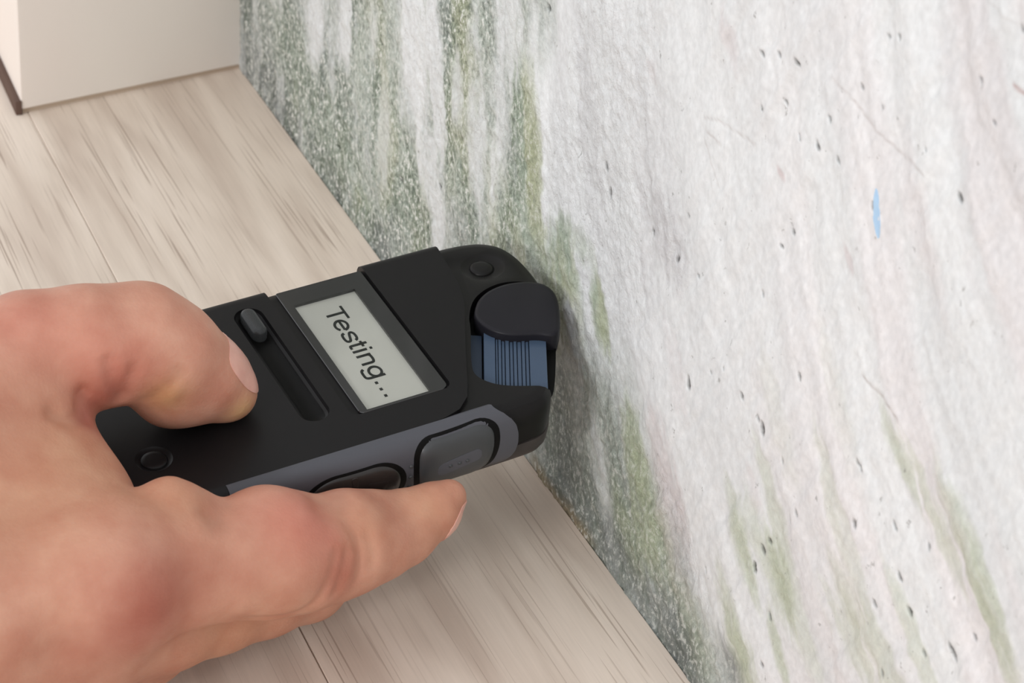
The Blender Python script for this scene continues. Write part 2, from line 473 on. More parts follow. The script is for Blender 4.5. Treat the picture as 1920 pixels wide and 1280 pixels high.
    mixto((0.30, 0.31, 0.31), dk * np.clip(0.25 + 1.2 * (n1 - 0.3), 0, 1))
    mixto((0.60, 0.53, 0.42), 0.8 * tan)
    # --- relief
    rough_zone = np.clip(zone * 1.0 + ash * 1.6 + gden * 0.6 + 0.75 * sstep(408, 440, U) * sstep(0.3, 0.5, fbm(U / 30, V / 40, 81, 3)), 0, 1)
    rel = (fbm(US / 24, V / 30, 91, 4) - 0.5) * 2.2 + (fbm(U / 2.6, V / 3.0, 95, 3) - 0.5) * (0.30 + 0.8 * rough_zone)
    # streaked trowel relief on the near side
    rel += (fbm((U + 0.55 * V) / 5, V / 26, 99, 3) - 0.5) * 1.7 * sstep(440, 380, U)
    # pink flush
    for px, py, su, sv, amt in [(1375, 85, 4, 5, .35), (1225, 135, 3, 3, .25), (1270, 700, 5, 10, .3), (1245, 860, 6, 10, .3), (1465, 325, 1.2, 1.2, .9), (1415, 925, 3, 4, .25), (1595, 487, 1.6, 1.6, .5), (1250, 940, 8, 16, .35)]:
        t = np.zeros_like(U); blob(px, py, su, sv, amt, t)
        mixto((0.76, 0.69, 0.69), 0.7 * t)
    # fine cracks
    def crack(pts, wdt, amt, c=(0.62, 0.58, 0.56)):
        P = [wall_pt(*p) for p in pts]
        d = np.full(U.shape, 1e9)
        for (a0, a1), (b0, b1) in zip(P[:-1], P[1:]):
            L2 = (b0 - a0) ** 2 + (b1 - a1) ** 2
            t = np.clip(((U - a0) * (b0 - a0) + (V - a1) * (b1 - a1)) / L2, 0, 1)
            d = np.minimum(d, (U - a0 - t * (b0 - a0)) ** 2 + (V - a1 - t * (b1 - a1)) ** 2)
        k = np.exp(-d / wdt ** 2)
        mixto(c, amt * k)
        return -0.35 * amt * k
    rel += crack([(1565, 150), (1600, 185), (1640, 235), (1680, 282), (1740, 325)], 0.28, 0.3)
    rel += crack([(1320, 220), (1345, 225), (1415, 270)], 0.28, 0.25)
    rel += crack([(1325, 245), (1350, 272)], 0.28, 0.3)
    rel += crack([(1320, 260), (1345, 350)], 0.28, 0.2)
    rel += crack([(1618, 705), (1650, 735), (1690, 790)], 0.28, 0.45)
    rel += crack([(1850, 0), (1920, 60)], 0.28, 0.15)
    rel += crack([(1905, 160), (1920, 176)], 0.35, 0.5, (0.6, 0.44, 0.42))
    # pores: (x, y, half width, half height) read off the photo
    pores = [(1028, 15, 1.1, 1.2), (1136, 313, 1.0, 1.6), (1141, 362, 1.1, 2.0), (1222, 436, 1.0, 1.1), (1270, 486, .9, 1.1), (1294, 717, 1.1, 2.2), (1393, 741, .9, 1.1),
             (1430, 803, .9, 2.3), (1423, 783, .6, .9), (1466, 863, .7, .9), (1492, 962, .7, .9), (1428, 1030, .9, 1.6), (1415, 1062, .9, 1.6), (1440, 1015, .7, .9), (1444, 1155, .8, 1.0),
             (1436, 1243, .7, .9), (1607, 981, .8, 1.1), (1429, 101, .7, .9), (1461, 103, .7, .9), (1499, 116, .7, 1.0), (1504, 256, .7, .9), (1539, 272, .9, 1.2), (1577, 300, .8, .8), (1470, 192, .6, .7),
             (1430, 202, .6, .7), (1481, 436, .8, .9), (1461, 462, .6, .6), (1430, 551, .6, .8), (1306, 518, .6, .6), (1686, 1081, .8, 1.1), (1783, 1222, 1.0, 2.4), (1820, 1194, .6, .8), (1729, 1226, .7, .9),
             (1641, 1131, .7, .9), (1702, 1146, .8, 1.3), (1807, 370, .8, 1.1), (1840, 152, .6, .7), (1690, 68, .6, .8), (1870, 229, .5, .6), (1913, 53, .6, .8), (1620, 878, .6, .9), (1640, 388, .8, 1.2),
             (1478, 975, .7, 1.0), (1657, 1260, .6, .9), (1500, 705, .7, 1.2), (1678, 985, .7, 1.2), (1738, 1026, .6, .8), (1667, 68, .5, .6), (753, 335, 1.3, 1.5), (635, 275, 1.4, 1.2), (825, 350, 1.2, 1.2), (715, 80, 1.2, 1.2),
             (1205, 365, .5, .5), (1290, 405, .5, .5), (1560, 222, .6, .7), (1619, 162, .5, .6), (1657, 202, .5, .5), (1744, 278, .5, .5), (1323, 1068, .6, .7), (1614, 866, .5, .6), (1333, 698, .5, .6), (1358, 690, .5, .5)]
    for px, py, a, b_ in pores:
        cu, cv = wall_pt(px, py)
        i0, i1 = np.searchsorted(u, [cu - 6, cu + 6]); j0, j1 = np.searchsorted(v, [cv - 6, cv + 6])
        if i1 <= i0 or j1 <= j0: continue
        du = U[i0:i1, j0:j1] - cu; dv = V[i0:i1, j0:j1] - cv
        du = du - 0.5 * np.interp(cu, [200, 290, 350, 420, 480, 600], [1.4, 1.25, 0.8, 0.5, 0.25, 0.0]) * dv
        q = (du / (a * 0.8)) ** 2 + (dv / (b_ * 0.62)) ** 2
        k = sstep(1.5, 0.35, q)
        col[i0:i1, j0:j1] = col[i0:i1, j0:j1] * (1 - 0.85 * k[..., None]) + np.array([0.16, 0.15, 0.14]) * 0.85 * k[..., None]
        rel[i0:i1, j0:j1] -= 0.8 * k
    rel[:, 0] = 0
    X = XW - np.clip(rel, -1.5, 1.2)
    P = np.stack([X, U, V], -1).reshape(-1, 3)
    # close the slab behind: rim vertices
    idx = np.arange(nu * nv).reshape(nu, nv)
    quads = np.stack([idx[:-1, :-1], idx[:-1, 1:], idx[1:, 1:], idx[1:, :-1]], -1).reshape(-1, 4)
    ring = np.concatenate([idx[:, 0], idx[-1, 1:], idx[-2::-1, -1], idx[0, -2:0:-1]])
    back = P[ring].copy(); back[:, 0] = XW + 40
    nb = len(P)
    P = np.concatenate([P, back])
    L = len(ring); k = np.arange(L)
    side = np.stack([ring[k], nb + k, nb + (k + 1) % L, ring[(k + 1) % L]], -1)[:, ::-1]
    quads = np.concatenate([quads, side[:, ::-1]])
    me = bpy.data.meshes.new('wall_right')
    me.vertices.add(len(P)); me.vertices.foreach_set('co', (P * MM).astype(np.float32).ravel())
    me.loops.add(quads.size); me.loops.foreach_set('vertex_index', quads.astype(np.int32).ravel())
    me.polygons.add(len(quads)); me.polygons.foreach_set('loop_start', np.arange(0, quads.size, 4, dtype=np.int32))
    me.polygons.foreach_set('use_smooth', np.ones(len(quads), dtype=bool))
    me.update(calc_edges=True)
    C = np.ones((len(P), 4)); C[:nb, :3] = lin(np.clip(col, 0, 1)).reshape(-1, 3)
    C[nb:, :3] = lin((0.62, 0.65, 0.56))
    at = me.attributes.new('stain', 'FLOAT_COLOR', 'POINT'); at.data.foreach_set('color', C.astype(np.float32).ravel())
    for nm, arr in (('mould', np.clip(mould + 0.55 * gden * sstep(440, 480, U) + 0.25 * gden + 0.35 * dk, 0, 1) * (0.55 + 0.45 * sstep(450, 540, U))), ('grit', rough_zone)):
        a_ = np.zeros(len(P)); a_[:nb] = arr.ravel()
        at = me.attributes.new(nm, 'FLOAT', 'POINT'); at.data.foreach_set('value', a_.astype(np.float32))
    me.set_sharp_from_angle(angle=math.radians(60))
    o = link('wall_right', me, M_MOULD)
    return tag(o, 'white plaster wall with green and grey mould', kind='structure')
wall = build_wall()

# pale blue paint sliver on the wall
def chaikin_open(p):
    p = np.asarray(p, float); q = np.roll(p, -1, 0)
    return np.stack([0.8 * p + 0.2 * q, 0.2 * p + 0.8 * q], 1).reshape(-1, 2)
cu, cv = wall_pt(1647, 400)
pts = [wall_pt(*p) for p in [(1644, 350), (1648, 370), (1652, 400), (1654, 428), (1650, 450), (1645, 432), (1641, 410), (1640, 388), (1641, 366)]]
n = len(pts)
_w = np.empty(len(wall.data.vertices) * 3, np.float32); wall.data.vertices.foreach_get('co', _w); _w = _w.reshape(-1, 3) / MM
_w = _w[(np.abs(_w[:, 1] - cu) < 6) & (np.abs(_w[:, 2] - cv) < 9)]
def wall_x(a_, b_): return _w[np.argmin((_w[:, 1] - a_) ** 2 + (_w[:, 2] - b_) ** 2), 0]
pts = chaikin_open(pts)
n = len(pts)
vv = [(wall_x(a, b) - 0.12, a, b) for a, b in pts] + [(wall_x(a, b) + 0.3, a, b) for a, b in pts]
ff = [tuple(range(n)), tuple(range(2 * n - 1, n - 1, -1))] + [(i, (i + 1) % n, n + (i + 1) % n, n + i) for i in range(n)]
link('paint_mark', mesh_from('paint_mark', vv, ff, smooth=False), M_BLUEMARK, wall)['label'] = 'pale blue sliver of paint'

# ------------------------------------------------------------------ handheld meter, in its own frame (mm, top face at z = 0)
DEV_O = np.array([154.92160548, 442.78626337, -273.47508319 + H])
DEV_W = np.array([[0.99061192, -0.11422606, -0.07510284],
                  [0.1025684, 0.98423749, -0.14407042],
                  [0.09037563, 0.13501469, 0.98671337]])
meter = bpy.data.objects.new('handheld_meter', None)
COL.objects.link(meter)
Md = Matrix.Identity(4)
for i in range(3):
    for j in range(3):
        Md[i][j] = DEV_W[i, j]
    Md[i][3] = DEV_O[i] * MM
meter.matrix_world = Md
tag(meter, 'black handheld digital tester with a small grey screen held against the mouldy wall', 'meter')
CAMD = DEV_W.T @ (np.array([0, 0, H]) - DEV_O)          # camera position in meter frame
def dray(px, py): return DEV_W.T @ ray(px, py)
def on_z(px, py, z):
    r = dray(px, py); return CAMD + r * ((z - CAMD[2]) / r[2])
def on_y(px, py, y):
    r = dray(px, py); return CAMD + r * ((y - CAMD[1]) / r[1])

def chaikin(p, n=3):
    p = np.asarray(p, float)
    for _ in range(n):
        q = np.roll(p, -1, 0)
        p = np.stack([0.75 * p + 0.25 * q, 0.25 * p + 0.75 * q], 1).reshape(-1, 2)
    return p

def round_poly(pts, r, seg=6):
    pts = np.asarray(pts, float); out = []
    n = len(pts)
    for i in range(n):
        p = pts[i]; a = pts[i - 1] - p; b = pts[(i + 1) % n] - p
        la, lb = np.linalg.norm(a), np.linalg.norm(b); a /= la; b /= lb
        rr = r[i] if hasattr(r, '__len__') else r
        ang = math.acos(np.clip(a @ b, -1, 1)); t = min(rr / math.tan(ang / 2), la * 0.49, lb * 0.49); rr = t * math.tan(ang / 2)
        c = p + (a + b) / np.linalg.norm(a + b) * rr / math.sin(ang / 2)
        s = p + a * t - c; e = p + b * t - c
        for k in range(seg + 1):
            f = k / seg; d = s * (1 - f) + e * f; d = d / np.linalg.norm(d) * rr
            out.append(c + d)
    return np.array(out)

def offset(p, d):      # inward offset of a counter-clockwise outline
    e = np.roll(p, -1, 0) - p; e /= np.linalg.norm(e, axis=1)[:, None] + 1e-12
    nrm = np.stack([-e[:, 1], e[:, 0]], 1); q = nrm + np.roll(nrm, 1, 0)
    q /= (np.linalg.norm(q, axis=1)[:, None] + 1e-12)
    c = np.clip(np.sum(q * nrm, 1), 0.5, 1)
    return p + q * d / c[:, None]

def loft(p, layers):   # layers: (inset, z), bottom to top
    n = len(p); v = []; f = []
    for ins, z in layers:
        q = offset(p, ins) if ins else p
        v += [(a, b, z) for a, b in q]
    for k in range(len(layers) - 1):
        for i in range(n):
            j = (i + 1) % n
            f.append((k * n + i, k * n + j, (k + 1) * n + j, (k + 1) * n + i))
    f.append(tuple(range(n))[::-1]); t = (len(layers) - 1) * n; f.append(tuple(t + i for i in range(n)))
    return v, f

def ccw(p):
    p = np.asarray(p, float)
    a = np.sum(p[:, 0] * np.roll(p[:, 1], -1) - np.roll(p[:, 0], -1) * p[:, 1])
    return p if a > 0 else p[::-1]

def tmp(v, f):
    return mesh_from('tmp', v, f, smooth=False, scale=1.0)

def boolean(me, cutters, op='DIFFERENCE'):
    for c in cutters:
        a = bpy.data.objects.new('tmp_a', me); b = bpy.data.objects.new('tmp_b', c)
        COL.objects.link(a); COL.objects.link(b)
        md = a.modifiers.new('b', 'BOOLEAN'); md.operation = op; md.object = b; md.solver = 'EXACT'
        dg = bpy.context.evaluated_depsgraph_get()
        me = bpy.data.meshes.new_from_object(a.evaluated_get(dg))
        bpy.data.objects.remove(a); bpy.data.objects.remove(b)
    return me

def part(name, me_mm, mat, parent=meter, angle=35, label=None):
    me_mm.transform(Matrix.Scale(MM, 4))
    finish(me_mm, True, angle)
    me_mm.name = name
    o = link(name, me_mm, mat, parent)
    if label: o['label'] = label
    return o

OUT = ccw(chaikin([(-64, 28), (-64, 36), (-50, 36.1), (0, 36.2), (40, 36.2), (48, 35.8), (54, 34.2), (58.3, 30.5), (60.3, 25), (60.8, 18.5), (60.2, 11), (58.5, 4.2), (55.3, -3),
                   (50.2, -12.5), (45.4, -21), (42.4, -26.2), (39.0, -29.2), (33, -29.8), (0, -29.8), (-50, -29.6), (-64, -29.6), (-64, -20)], 3))
core_me = tmp(*loft(OUT, [(1.0, -11.9), (0.8, -8), (0.8, -5), (1.2, -3.2), (2.2, -1.9), (3.6, -1.35), (4.6, -1.25)]))
low_me = tmp(*loft(OUT, [(7, -19.2), (4, -18.7), (2.2, -17.6), (1.2, -15.8), (0.9, -13.5), (1.1, -12.7), (1.9, -12.5)]))
cov_me = tmp(*loft(OUT, [(0.4, -11.5), (0.0, -8), (0.0, -4), (0.35, -2.4), (1.0, -1.2), (2.0, -0.4), (3.0, -0.06), (4.0, 0.0)]))
# top cover: cut the window slot, everything in front of the slanted edge, the slider trough and the rear dimple
slot = round_poly(ccw([(-4.8, -16.6), (20.6, -16.6), (20.6, 60), (-4.8, 60)]), [2.2, 2.2, 1, 1])
back_c = tmp(*loft(ccw([(-4.8, 32.4), (20.6, 32.4), (20.6, 60), (-4.8, 60)]), [(0, -14), (0, 6)]))
slot_c = tmp(*loft(slot, [(0, -1.75), (0, 6)]))
front = ccw([(41.4, 60), (41.2, 33), (39.4, 17.5), (37.3, 10.5), (30, -4.5), (24.2, -17), (22.0, -21.2), (18.5, -24.4), (14, -25.8), (5, -26.4), (0, -60), (90, -60), (90, 60)])
front_c = tmp(*loft(front, [(0, -30), (0, 6)]))
def trough(cx, y0, y1, r, depth, zc=0.0):
    # rounded trough cutter: swept ellipse with round ends
    v = []; f = []; ns = 12; m = 14
    ys = []
    for k in range(ns + 1):
        t = -math.pi / 2 + math.pi / 2 * k / ns; ys.append((y0 + r + r * math.sin(t), math.cos(t)))
    for k in range(ns + 1):
        t = math.pi / 2 * k / ns; ys.append((y1 - r + r * math.sin(t), math.cos(t)))
    for y, s in ys:
        s = max(s, 0.02)
        for j in range(m):
            t = 2 * math.pi * j / m
            v.append((cx + r * s * math.cos(t), y, zc + (depth * s if math.sin(t) < 0 else depth * s) * math.sin(t)))
    R_ = len(ys)
    for i in range(R_ - 1):
        for j in range(m):
            f.append((i * m + j, i * m + (j + 1) % m, (i + 1) * m + (j + 1) % m, (i + 1) * m + j))
    f.append(tuple(range(m))); f.append(tuple((R_ - 1) * m + j for j in range(m))[::-1])
    return tmp(v, f)
def ellipsoid(c, r, nu=24, nv=14):
    v = []; f = []
    for i in range(1, nv):
        t = math.pi * i / nv
        for j in range(nu):
            p = 2 * math.pi * j / nu
            v.append((c[0] + r[0] * math.sin(t) * math.cos(p), c[1] + r[1] * math.sin(t) * math.sin(p), c[2] + r[2] * math.cos(t)))
    v.append((c[0], c[1], c[2] + r[2])); v.append((c[0], c[1], c[2] - r[2])); a, b = len(v) - 2, len(v) - 1
    for i in range(nv - 2):
        for j in range(nu):
            f.append((i * nu + j, i * nu + (j + 1) % nu, (i + 1) * nu + (j + 1) % nu, (i + 1) * nu + j))
    for j in range(nu):
        f.append((a, (j + 1) % nu, j)); f.append((b, (nv - 2) * nu + j, (nv - 2) * nu + (j + 1) % nu))
    return tmp(v, f)
cov = boolean(cov_me, [slot_c, back_c, front_c, trough(-12.0, -14.8, 29.8, 3.6, 1.9), ellipsoid((-50.5, -11.5, 0.6), (4.6, 4.6, 1.5))])
cover = part('top_cover', cov, M_COVER, angle=28)
def soften(o, wd):
    md = o.modifiers.new('edge_round', 'BEVEL'); md.width = wd * MM; md.segments = 2; md.limit_method = 'ANGLE'; md.angle_limit = math.radians(38)
    md.use_clamp_overlap = True; md.harden_normals = False
soften(cover, 0.22)
# inner housing: cut the round recess with the strip window
open_p = ccw(chaikin([(34.8, 2.0), (28.4, -10.6), (27.8, -14.5), (30.2, -18.4), (33.6, -20.8), (38.8, -23.1), (42.6, -24.4), (46.0, -20.4), (56.4, -1.6), (58.6, 4.2), (58.4, 9.6), (55.8, 13.0), (50.5, 15.2), (45.2, 14.6), (40.2, 11.8), (36.4, 6.4)], 2))
open_c = tmp(*loft(open_p, [(0, -6.2), (0, 6)]))
core = boolean(core_me, [open_c, trough(-12.0, -14.8, 29.8, 3.6, 1.9), tmp(*loft(ccw([(-2, -15.6), (18, -15.6), (18, 29), (-2, 29)]), [(0, -2.6), (0, 3)])), ellipsoid((48.6, 22.6, -0.2), (7.0, 6.4, 1.9))])
part('front_housing', core, M_INNER, angle=28)
part('lower_housing', low_me, M_LOWER)

def prism(name, poly, layers, mat, parent=meter, label=None, angle=35):
    return part(name, tmp(*loft(ccw(poly), layers)), mat, parent, angle, label)
# screen window
glass = round_poly(ccw([(-2.5, -15.9), (20.1, -15.9), (20.1, 33.0), (-2.5, 33.0)]), [1.2, 1.8, 0.6, 0.6])
lcd_hole = ccw([(-0.5, -15.2), (15.5, -15.2), (15.7, 26.8), (-0.3, 26.8)])
fr_me = boolean(tmp(*loft(glass, [(0, -1.9), (0, -0.75), (0.15, -0.6)])), [tmp(*loft(lcd_hole, [(0, -4), (0, 3)]))])
frame = part('screen_frame', fr_me, M_FRAME, angle=28)
lcd = prism('screen', offset(lcd_hole, -0.3), [(0, -1.75), (0, -1.35)], M_LCD, label='grey liquid crystal screen')
prism('screen_pane', offset(lcd_hole, 0.05), [(0, -0.78), (0, -0.66)], M_PANE, frame, label='clear pane')
# the word on the screen
def smooth_open(p, n=2):
    p = np.asarray(p, float)
    for _ in range(n):
        q = np.stack([0.75 * p[:-1] + 0.25 * p[1:], 0.25 * p[:-1] + 0.75 * p[1:]], 1).reshape(-1, 2)
        p = np.concatenate([p[:1], q, p[-1:]])
    return p
def arc(cx, cy, rx, ry, a0, a1, n=26):
    t = np.radians(np.linspace(a0, a1, n)); return np.stack([cx + rx * np.cos(t), cy + ry * np.sin(t)], 1)
GLYPH = {
    'T': (521, [[(20, 671), (590, 671)], [(305, 0), (305, 671)]]),
    'e': (556, [[(70, 280), (486, 280)], arc(278, 262, 210, 222, 5, 325)]),
    's': (500, [smooth_open([(436, 372), (410, 440), (330, 476), (180, 476), (88, 420), (88, 330), (170, 290), (330, 240), (428, 200), (428, 90), (340, 40), (180, 40), (90, 70), (62, 158)])]),
    't': (278, [smooth_open([(130, 660), (130, 300), (130, 120), (136, 52), (190, 42), (262, 48)], 2), [(18, 478), (256, 478)]]),
    'i': (222, [[(111, 0), (111, 519)], [(111, 622), (111, 716)]]),
    'n': (556, [[(108, 0), (108, 519)], smooth_open([(108, 300), (112, 440), (220, 490), (380, 480), (446, 430), (446, 260), (446, 0)])]),
    'g': (556, [arc(262, 266, 196, 212, 0, 360, 34), smooth_open([(462, 519), (462, 100), (462, -80), (420, -176), (250, -182), (120, -166), (80, -70)])]),
    '.': (278, [[(90, 50), (190, 50)]]),
}
tv = []; tf = []; penx = 0.0
for ch in 'Testing...':
    adv, strokes = GLYPH[ch]
    for st in strokes:
        st = np.asarray(st, float) + np.array([penx, 0]); hw = 52 if ch == '.' else 46
        e = np.diff(st, axis=0); e /= np.linalg.norm(e, axis=1)[:, None]
        nr = np.stack([-e[:, 1], e[:, 0]], 1); nv = np.concatenate([nr[:1], nr[:-1] + nr[1:], nr[-1:]])
        nv /= np.linalg.norm(nv, axis=1)[:, None]
        k0 = len(tv); tv += (st + nv * hw).tolist() + (st - nv * hw).tolist(); m_ = len(st)
        tf += [(k0 + i, k0 + i + 1, k0 + m_ + i + 1, k0 + m_ + i) for i in range(m_ - 1)]
    penx += adv
co = np.array(tv); x0, x1 = co[:, 0].min(), co[:, 0].max()
ty = 23.0 - (co[:, 0] - x0) / (x1 - x0) * 35.2
tx = 5.5 + co[:, 1] / 716.0 * 4.95
nT = len(co)
V3 = np.concatenate([np.stack([tx, ty, np.full(nT, -1.34)], 1), np.stack([tx, ty, np.full(nT, -1.30)], 1)])
F3 = [tuple(nT + i for i in f_) for f_ in tf] + [f_[::-1] for f_ in tf]
for f_ in tf:
    for i in range(4):
        p_, q_ = f_[i], f_[(i + 1) % 4]; F3.append((p_, q_, nT + q_, nT + p_))
tme2 = mesh_from('screen_text', V3, F3, smooth=False)
link('screen_text', tme2, M_INK, lcd)['label'] = 'dark word Testing with three dots'

def capsule_poly(x, y0, y1, r, seg=10):
    pts = []
    for k in range(seg + 1):
        t = math.pi * k / seg; pts.append((x + r * math.cos(t), y1 - r + r * math.sin(t)))
    for k in range(seg + 1):
        t = math.pi + math.pi * k / seg; pts.append((x + r * math.cos(t), y0 + r + r * math.sin(t)))
    return np.array(pts)
def circle(cx, cy, r, n=36):
    t = np.arange(n) * 2 * math.pi / n
    return np.stack([cx + r * np.cos(t), cy + r * np.sin(t)], 1)
prism('slider', capsule_poly(-11.9, 18.6, 28.9, 1.9), [(0, -4.2), (0, 0.35), (0.25, 0.85), (0.7, 1.15), (1.2, 1.25)], M_SLIDE, angle=60, label='charcoal sliding thumb switch')
prism('rear_screw_cap', circle(-50.5, -11.5, 3.0), [(0, -1.6), (0, -0.35), (0.3, -0.1), (1.2, 0.0)], M_COVER, angle=60)
rb = prism('round_button', circle(48.3, 22.8, 2.95), [(0, -3.4), (0, -1.75), (0.25, -1.45), (0.8, -1.25), (1.6, -1.15)], M_INNER, angle=60)
prism('button_ring', circle(48.3, 22.8, 3.4), [(0, -3.6), (0, -1.95), (0.2, -1.9)], M_GROOVE, rb)
# round cap over the strip opening, running out over the tip
cap_p = chaikin([(39.0, 8.4), (37.4, 5.6), (37.6, 1.8), (39.2, -1.6), (42.0, -4.2), (45.4, -5.5), (48.6, -6.6), (51.0, -8.8), (53.6, -8.4), (58.4, 1.0), (60.0, 6.0), (59.2, 10.2), (55.6, 12.9), (50.5, 14.1), (45.6, 13.5), (41.6, 11.4)], 2)
prism('strip_cap', cap_p, [(0.3, -7.0), (0, -5), (0, -1.5), (0.12, -1.05), (0.45, -0.8), (1.2, -0.72)], M_CAP, angle=50, label='slate black round strip cap')
# recess floor and the blue test strip cassette
prism('recess_floor', offset(open_p, 0.1), [(0, -6.1), (0, -5.6)], M_GROOVE)
dv = np.array([-7.2, -14.2]); dv /= np.linalg.norm(dv)
A = np.array([37.3, 0.2]); Bp = np.array([50.3, -7.4])      # upper corners of the strip pack
fr_ = [0.0, 0.19, 0.23, 0.285, 0.34, 0.41, 0.47, 0.53, 0.60, 0.66, 0.72, 1.0]
hts = [-3.0, -3.25, -3.1, -3.35, -3.0, -3.3, -3.05, -3.3, -3.05, -3.35, -3.0]
cass = prism('strip_cassette', np.array([A - dv * 4, Bp - dv * 4, Bp + dv * 19.4, A + dv * 17.6]), [(0, -5.7), (0, -3.9), (0.1, -3.8)], M_BLUEL, label='blue test strip cassette')
for k in range(len(fr_) - 1):
    a = A + (Bp - A) * (fr_[k] + 0.006); b = A + (Bp - A) * (fr_[k + 1] - 0.006)
    e0 = 18 + 1.8 * fr_[k]; e1 = 18 + 1.8 * fr_[k + 1]
    prism('test_strip', np.array([a - dv * 4, b - dv * 4, b + dv * e1, a + dv * e0]), [(0, -3.85), (0, hts[k] - 0.06), (0.06, hts[k])], M_BLUE, cass)
prism('cassette_side', np.array([A + (A - Bp) * 0.26 - dv * 2, A + (A - Bp) * 0.02 - dv * 2, A + (A - Bp) * 0.02 + dv * 17, A + (A - Bp) * 0.26 + dv * 16]), [(0, -5.7), (0, -4.6), (0.1, -4.5)], M_BLUED, cass)

# grey side panel wrapped over the near edge
PROF = np.array([(-26.2, 0.10), (-27.2, 0.04), (-28.3, -0.45), (-29.2, -1.3), (-29.9, -2.6), (-30.3, -4.4), (-30.5, -7.0), (-30.45, -10), (-30.1, -12.6), (-29.4, -14.8), (-28.2, -16.6), (-26.6, -17.9), (-25.0, -18.5)])
PROF = smooth_open(PROF, 2)
def panel_y(z): return np.interp(-z, -PROF[:, 1], PROF[:, 0])
def panel_end(z): return np.interp(-np.asarray(z), [-0.1, 1.0, 2.6, 4.4, 7, 10, 12.6, 14.8, 16.6, 18.5], [25.6, 27.5, 29.1, 30.2, 30.8, 30.9, 30.5, 29.6, 28.3, 26.5])
nx = 30; xs = np.linspace(0, 1, nx); v = []; f = []
for s in (0, 1):
    for i, (y, z) in enumerate(PROF):
        xe = panel_end(z)
        for t in xs:
            x = -39.5 + (xe + 39.5) * (1 - (1 - t) ** 1.3)
            yy, zz = (y, z) if s == 0 else (y + 1.3, z - (0.9 if z > -3 else (-0.5 if z < -15 else 0)))
            v.append((x, yy, zz))
np_ = len(PROF); off = np_ * nx
for s in (0, 1):
    for i in range(np_ - 1):
        for k in range(nx - 1):
            q = (s * off + i * nx + k, s * off + i * nx + k + 1, s * off + (i + 1) * nx + k + 1, s * off + (i + 1) * nx + k)
            f.append(q if s == 0 else q[::-1])
for i in range(np_ - 1):
    f.append((i * nx, (i + 1) * nx, off + (i + 1) * nx, off + i * nx)); f.append((i * nx + nx - 1, off + i * nx + nx - 1, off + (i + 1) * nx + nx - 1, (i + 1) * nx + nx - 1))
for k in range(nx - 1):
    f.append((k, off + k, off + k + 1, k + 1)); b0 = (np_ - 1) * nx
    f.append((b0 + k, b0 + k + 1, off + b0 + k + 1, off + b0 + k))
panel = part('side_panel', tmp(v, f), M_GREY, angle=50, label='grey rubber side panel')
def side_button(name, outline, heights, mat, parent, label=None):
    # rings on the panel surface: (scale, height)
    outline = chaikin(np.asarray(outline, float), 1); c = outline.mean(0); n = len(outline); v = []; f = []
    for s, h in heights:
        for x, z in c + (outline - c) * s:
            v.append((x, panel_y(z) - h, z))
    for k in range(len(heights) - 1):
        for i in range(n):
            j = (i + 1) % n; f.append((k * n + i, k * n + j, (k + 1) * n + j, (k + 1) * n + i))
    t = (len(heights) - 1) * n; f.append(tuple(t + i for i in range(n))); f.append(tuple(range(n))[::-1])
    return part(name, tmp(v, f), mat, parent, 50, label)
b1 = chaikin([(4.9, -1.4), (14, -1.5), (24.6, -0.9), (25.6, -9.0), (23.0, -16.8), (14, -16.6), (6.0, -17.4), (4.6, -10.5)], 2)
b1b = side_button('side_button', b1, [(1.0, -0.8), (0.93, 0.1), (0.9, 0.55), (0.84, 0.85), (0.7, 1.0), (0.35, 1.05)], M_BTN, panel, 'grey rubber button with three dots')
side_button('button_groove', b1, [(1.07, -0.6), (1.07, 0.06), (1.05, 0.12), (0.8, 0.12)], M_GROOVE, panel)
b2 = chaikin([(-24.0, -7.6), (-18.5, -3.4), (-10, -3.8), (-2.6, -3.6), (2.0, -8.0), (1.2, -14.8), (-3.5, -17.4), (-19, -17.2), (-24, -13)], 2)
side_button('rocker_button', b2, [(1.0, -0.8), (0.94, 0.05), (0.9, 0.35), (0.82, 0.6), (0.5, 0.7), (0.3, 0.7)], M_DBTN, panel, 'dark glossy rocker button')
side_button('rocker_groove', b2, [(1.05, -0.6), (1.05, 0.06), (1.03, 0.12), (0.8, 0.12)], M_GROOVE, panel)
side_button('rocker_ridge', round_poly([(-11.6, -4.6), (-10.0, -4.6), (-10.0, -16), (-11.6, -16)], 0.6, 3), [(1.0, 0.2), (0.95, 0.7), (0.6, 0.95)], M_DBTN, panel)
side_button('arrow_mark', round_poly([(-8.4, -7.2), (-2.0, -8.6), (-5.4, -14.5)], 0.8, 3), [(1.0, 0.3), (0.94, 0.72), (0.6, 0.82)], M_DBTN, panel)
side_button('button_label_pad', round_poly([(9.4, -8.4), (21.0, -6.6), (21.2, -10.4), (9.6, -12.4)], 1.6, 5), [(1.0, 0.6), (0.96, 1.06), (0.8, 1.1)], M_GREY, b1b)
def bump(c, r, mat, parent, name):
    y = panel_y(c[1])
    e = ellipsoid((c[0], y - c[2], c[1]), (r, r * 0.7, r), 12, 8)
    return part(name, e, mat, parent, 80)
for z in (-7.1, -10.4, -13.6): bump((3.4, z, 0.0), 0.55, M_BTN, panel, 'raised_dot')
for x in (12.9, 15.2, 17.2): bump((x, -9.6, 1.05), 0.5, M_BTN, b1b, 'raised_dot')

# ------------------------------------------------------------------ hand, modelled as one implicit skin in the meter frame
def P3(t): return np.array(t, float)
prims = []      # (kind, data, blend)
def cone(a, b, ra, rb, k): prims.append((P3(a), P3(b), ra, rb, k))
def chain(nodes, k):
    for (a, ra), (b, rb) in zip(nodes[:-1], nodes[1:]):
        cone(a, b, ra, rb, k)

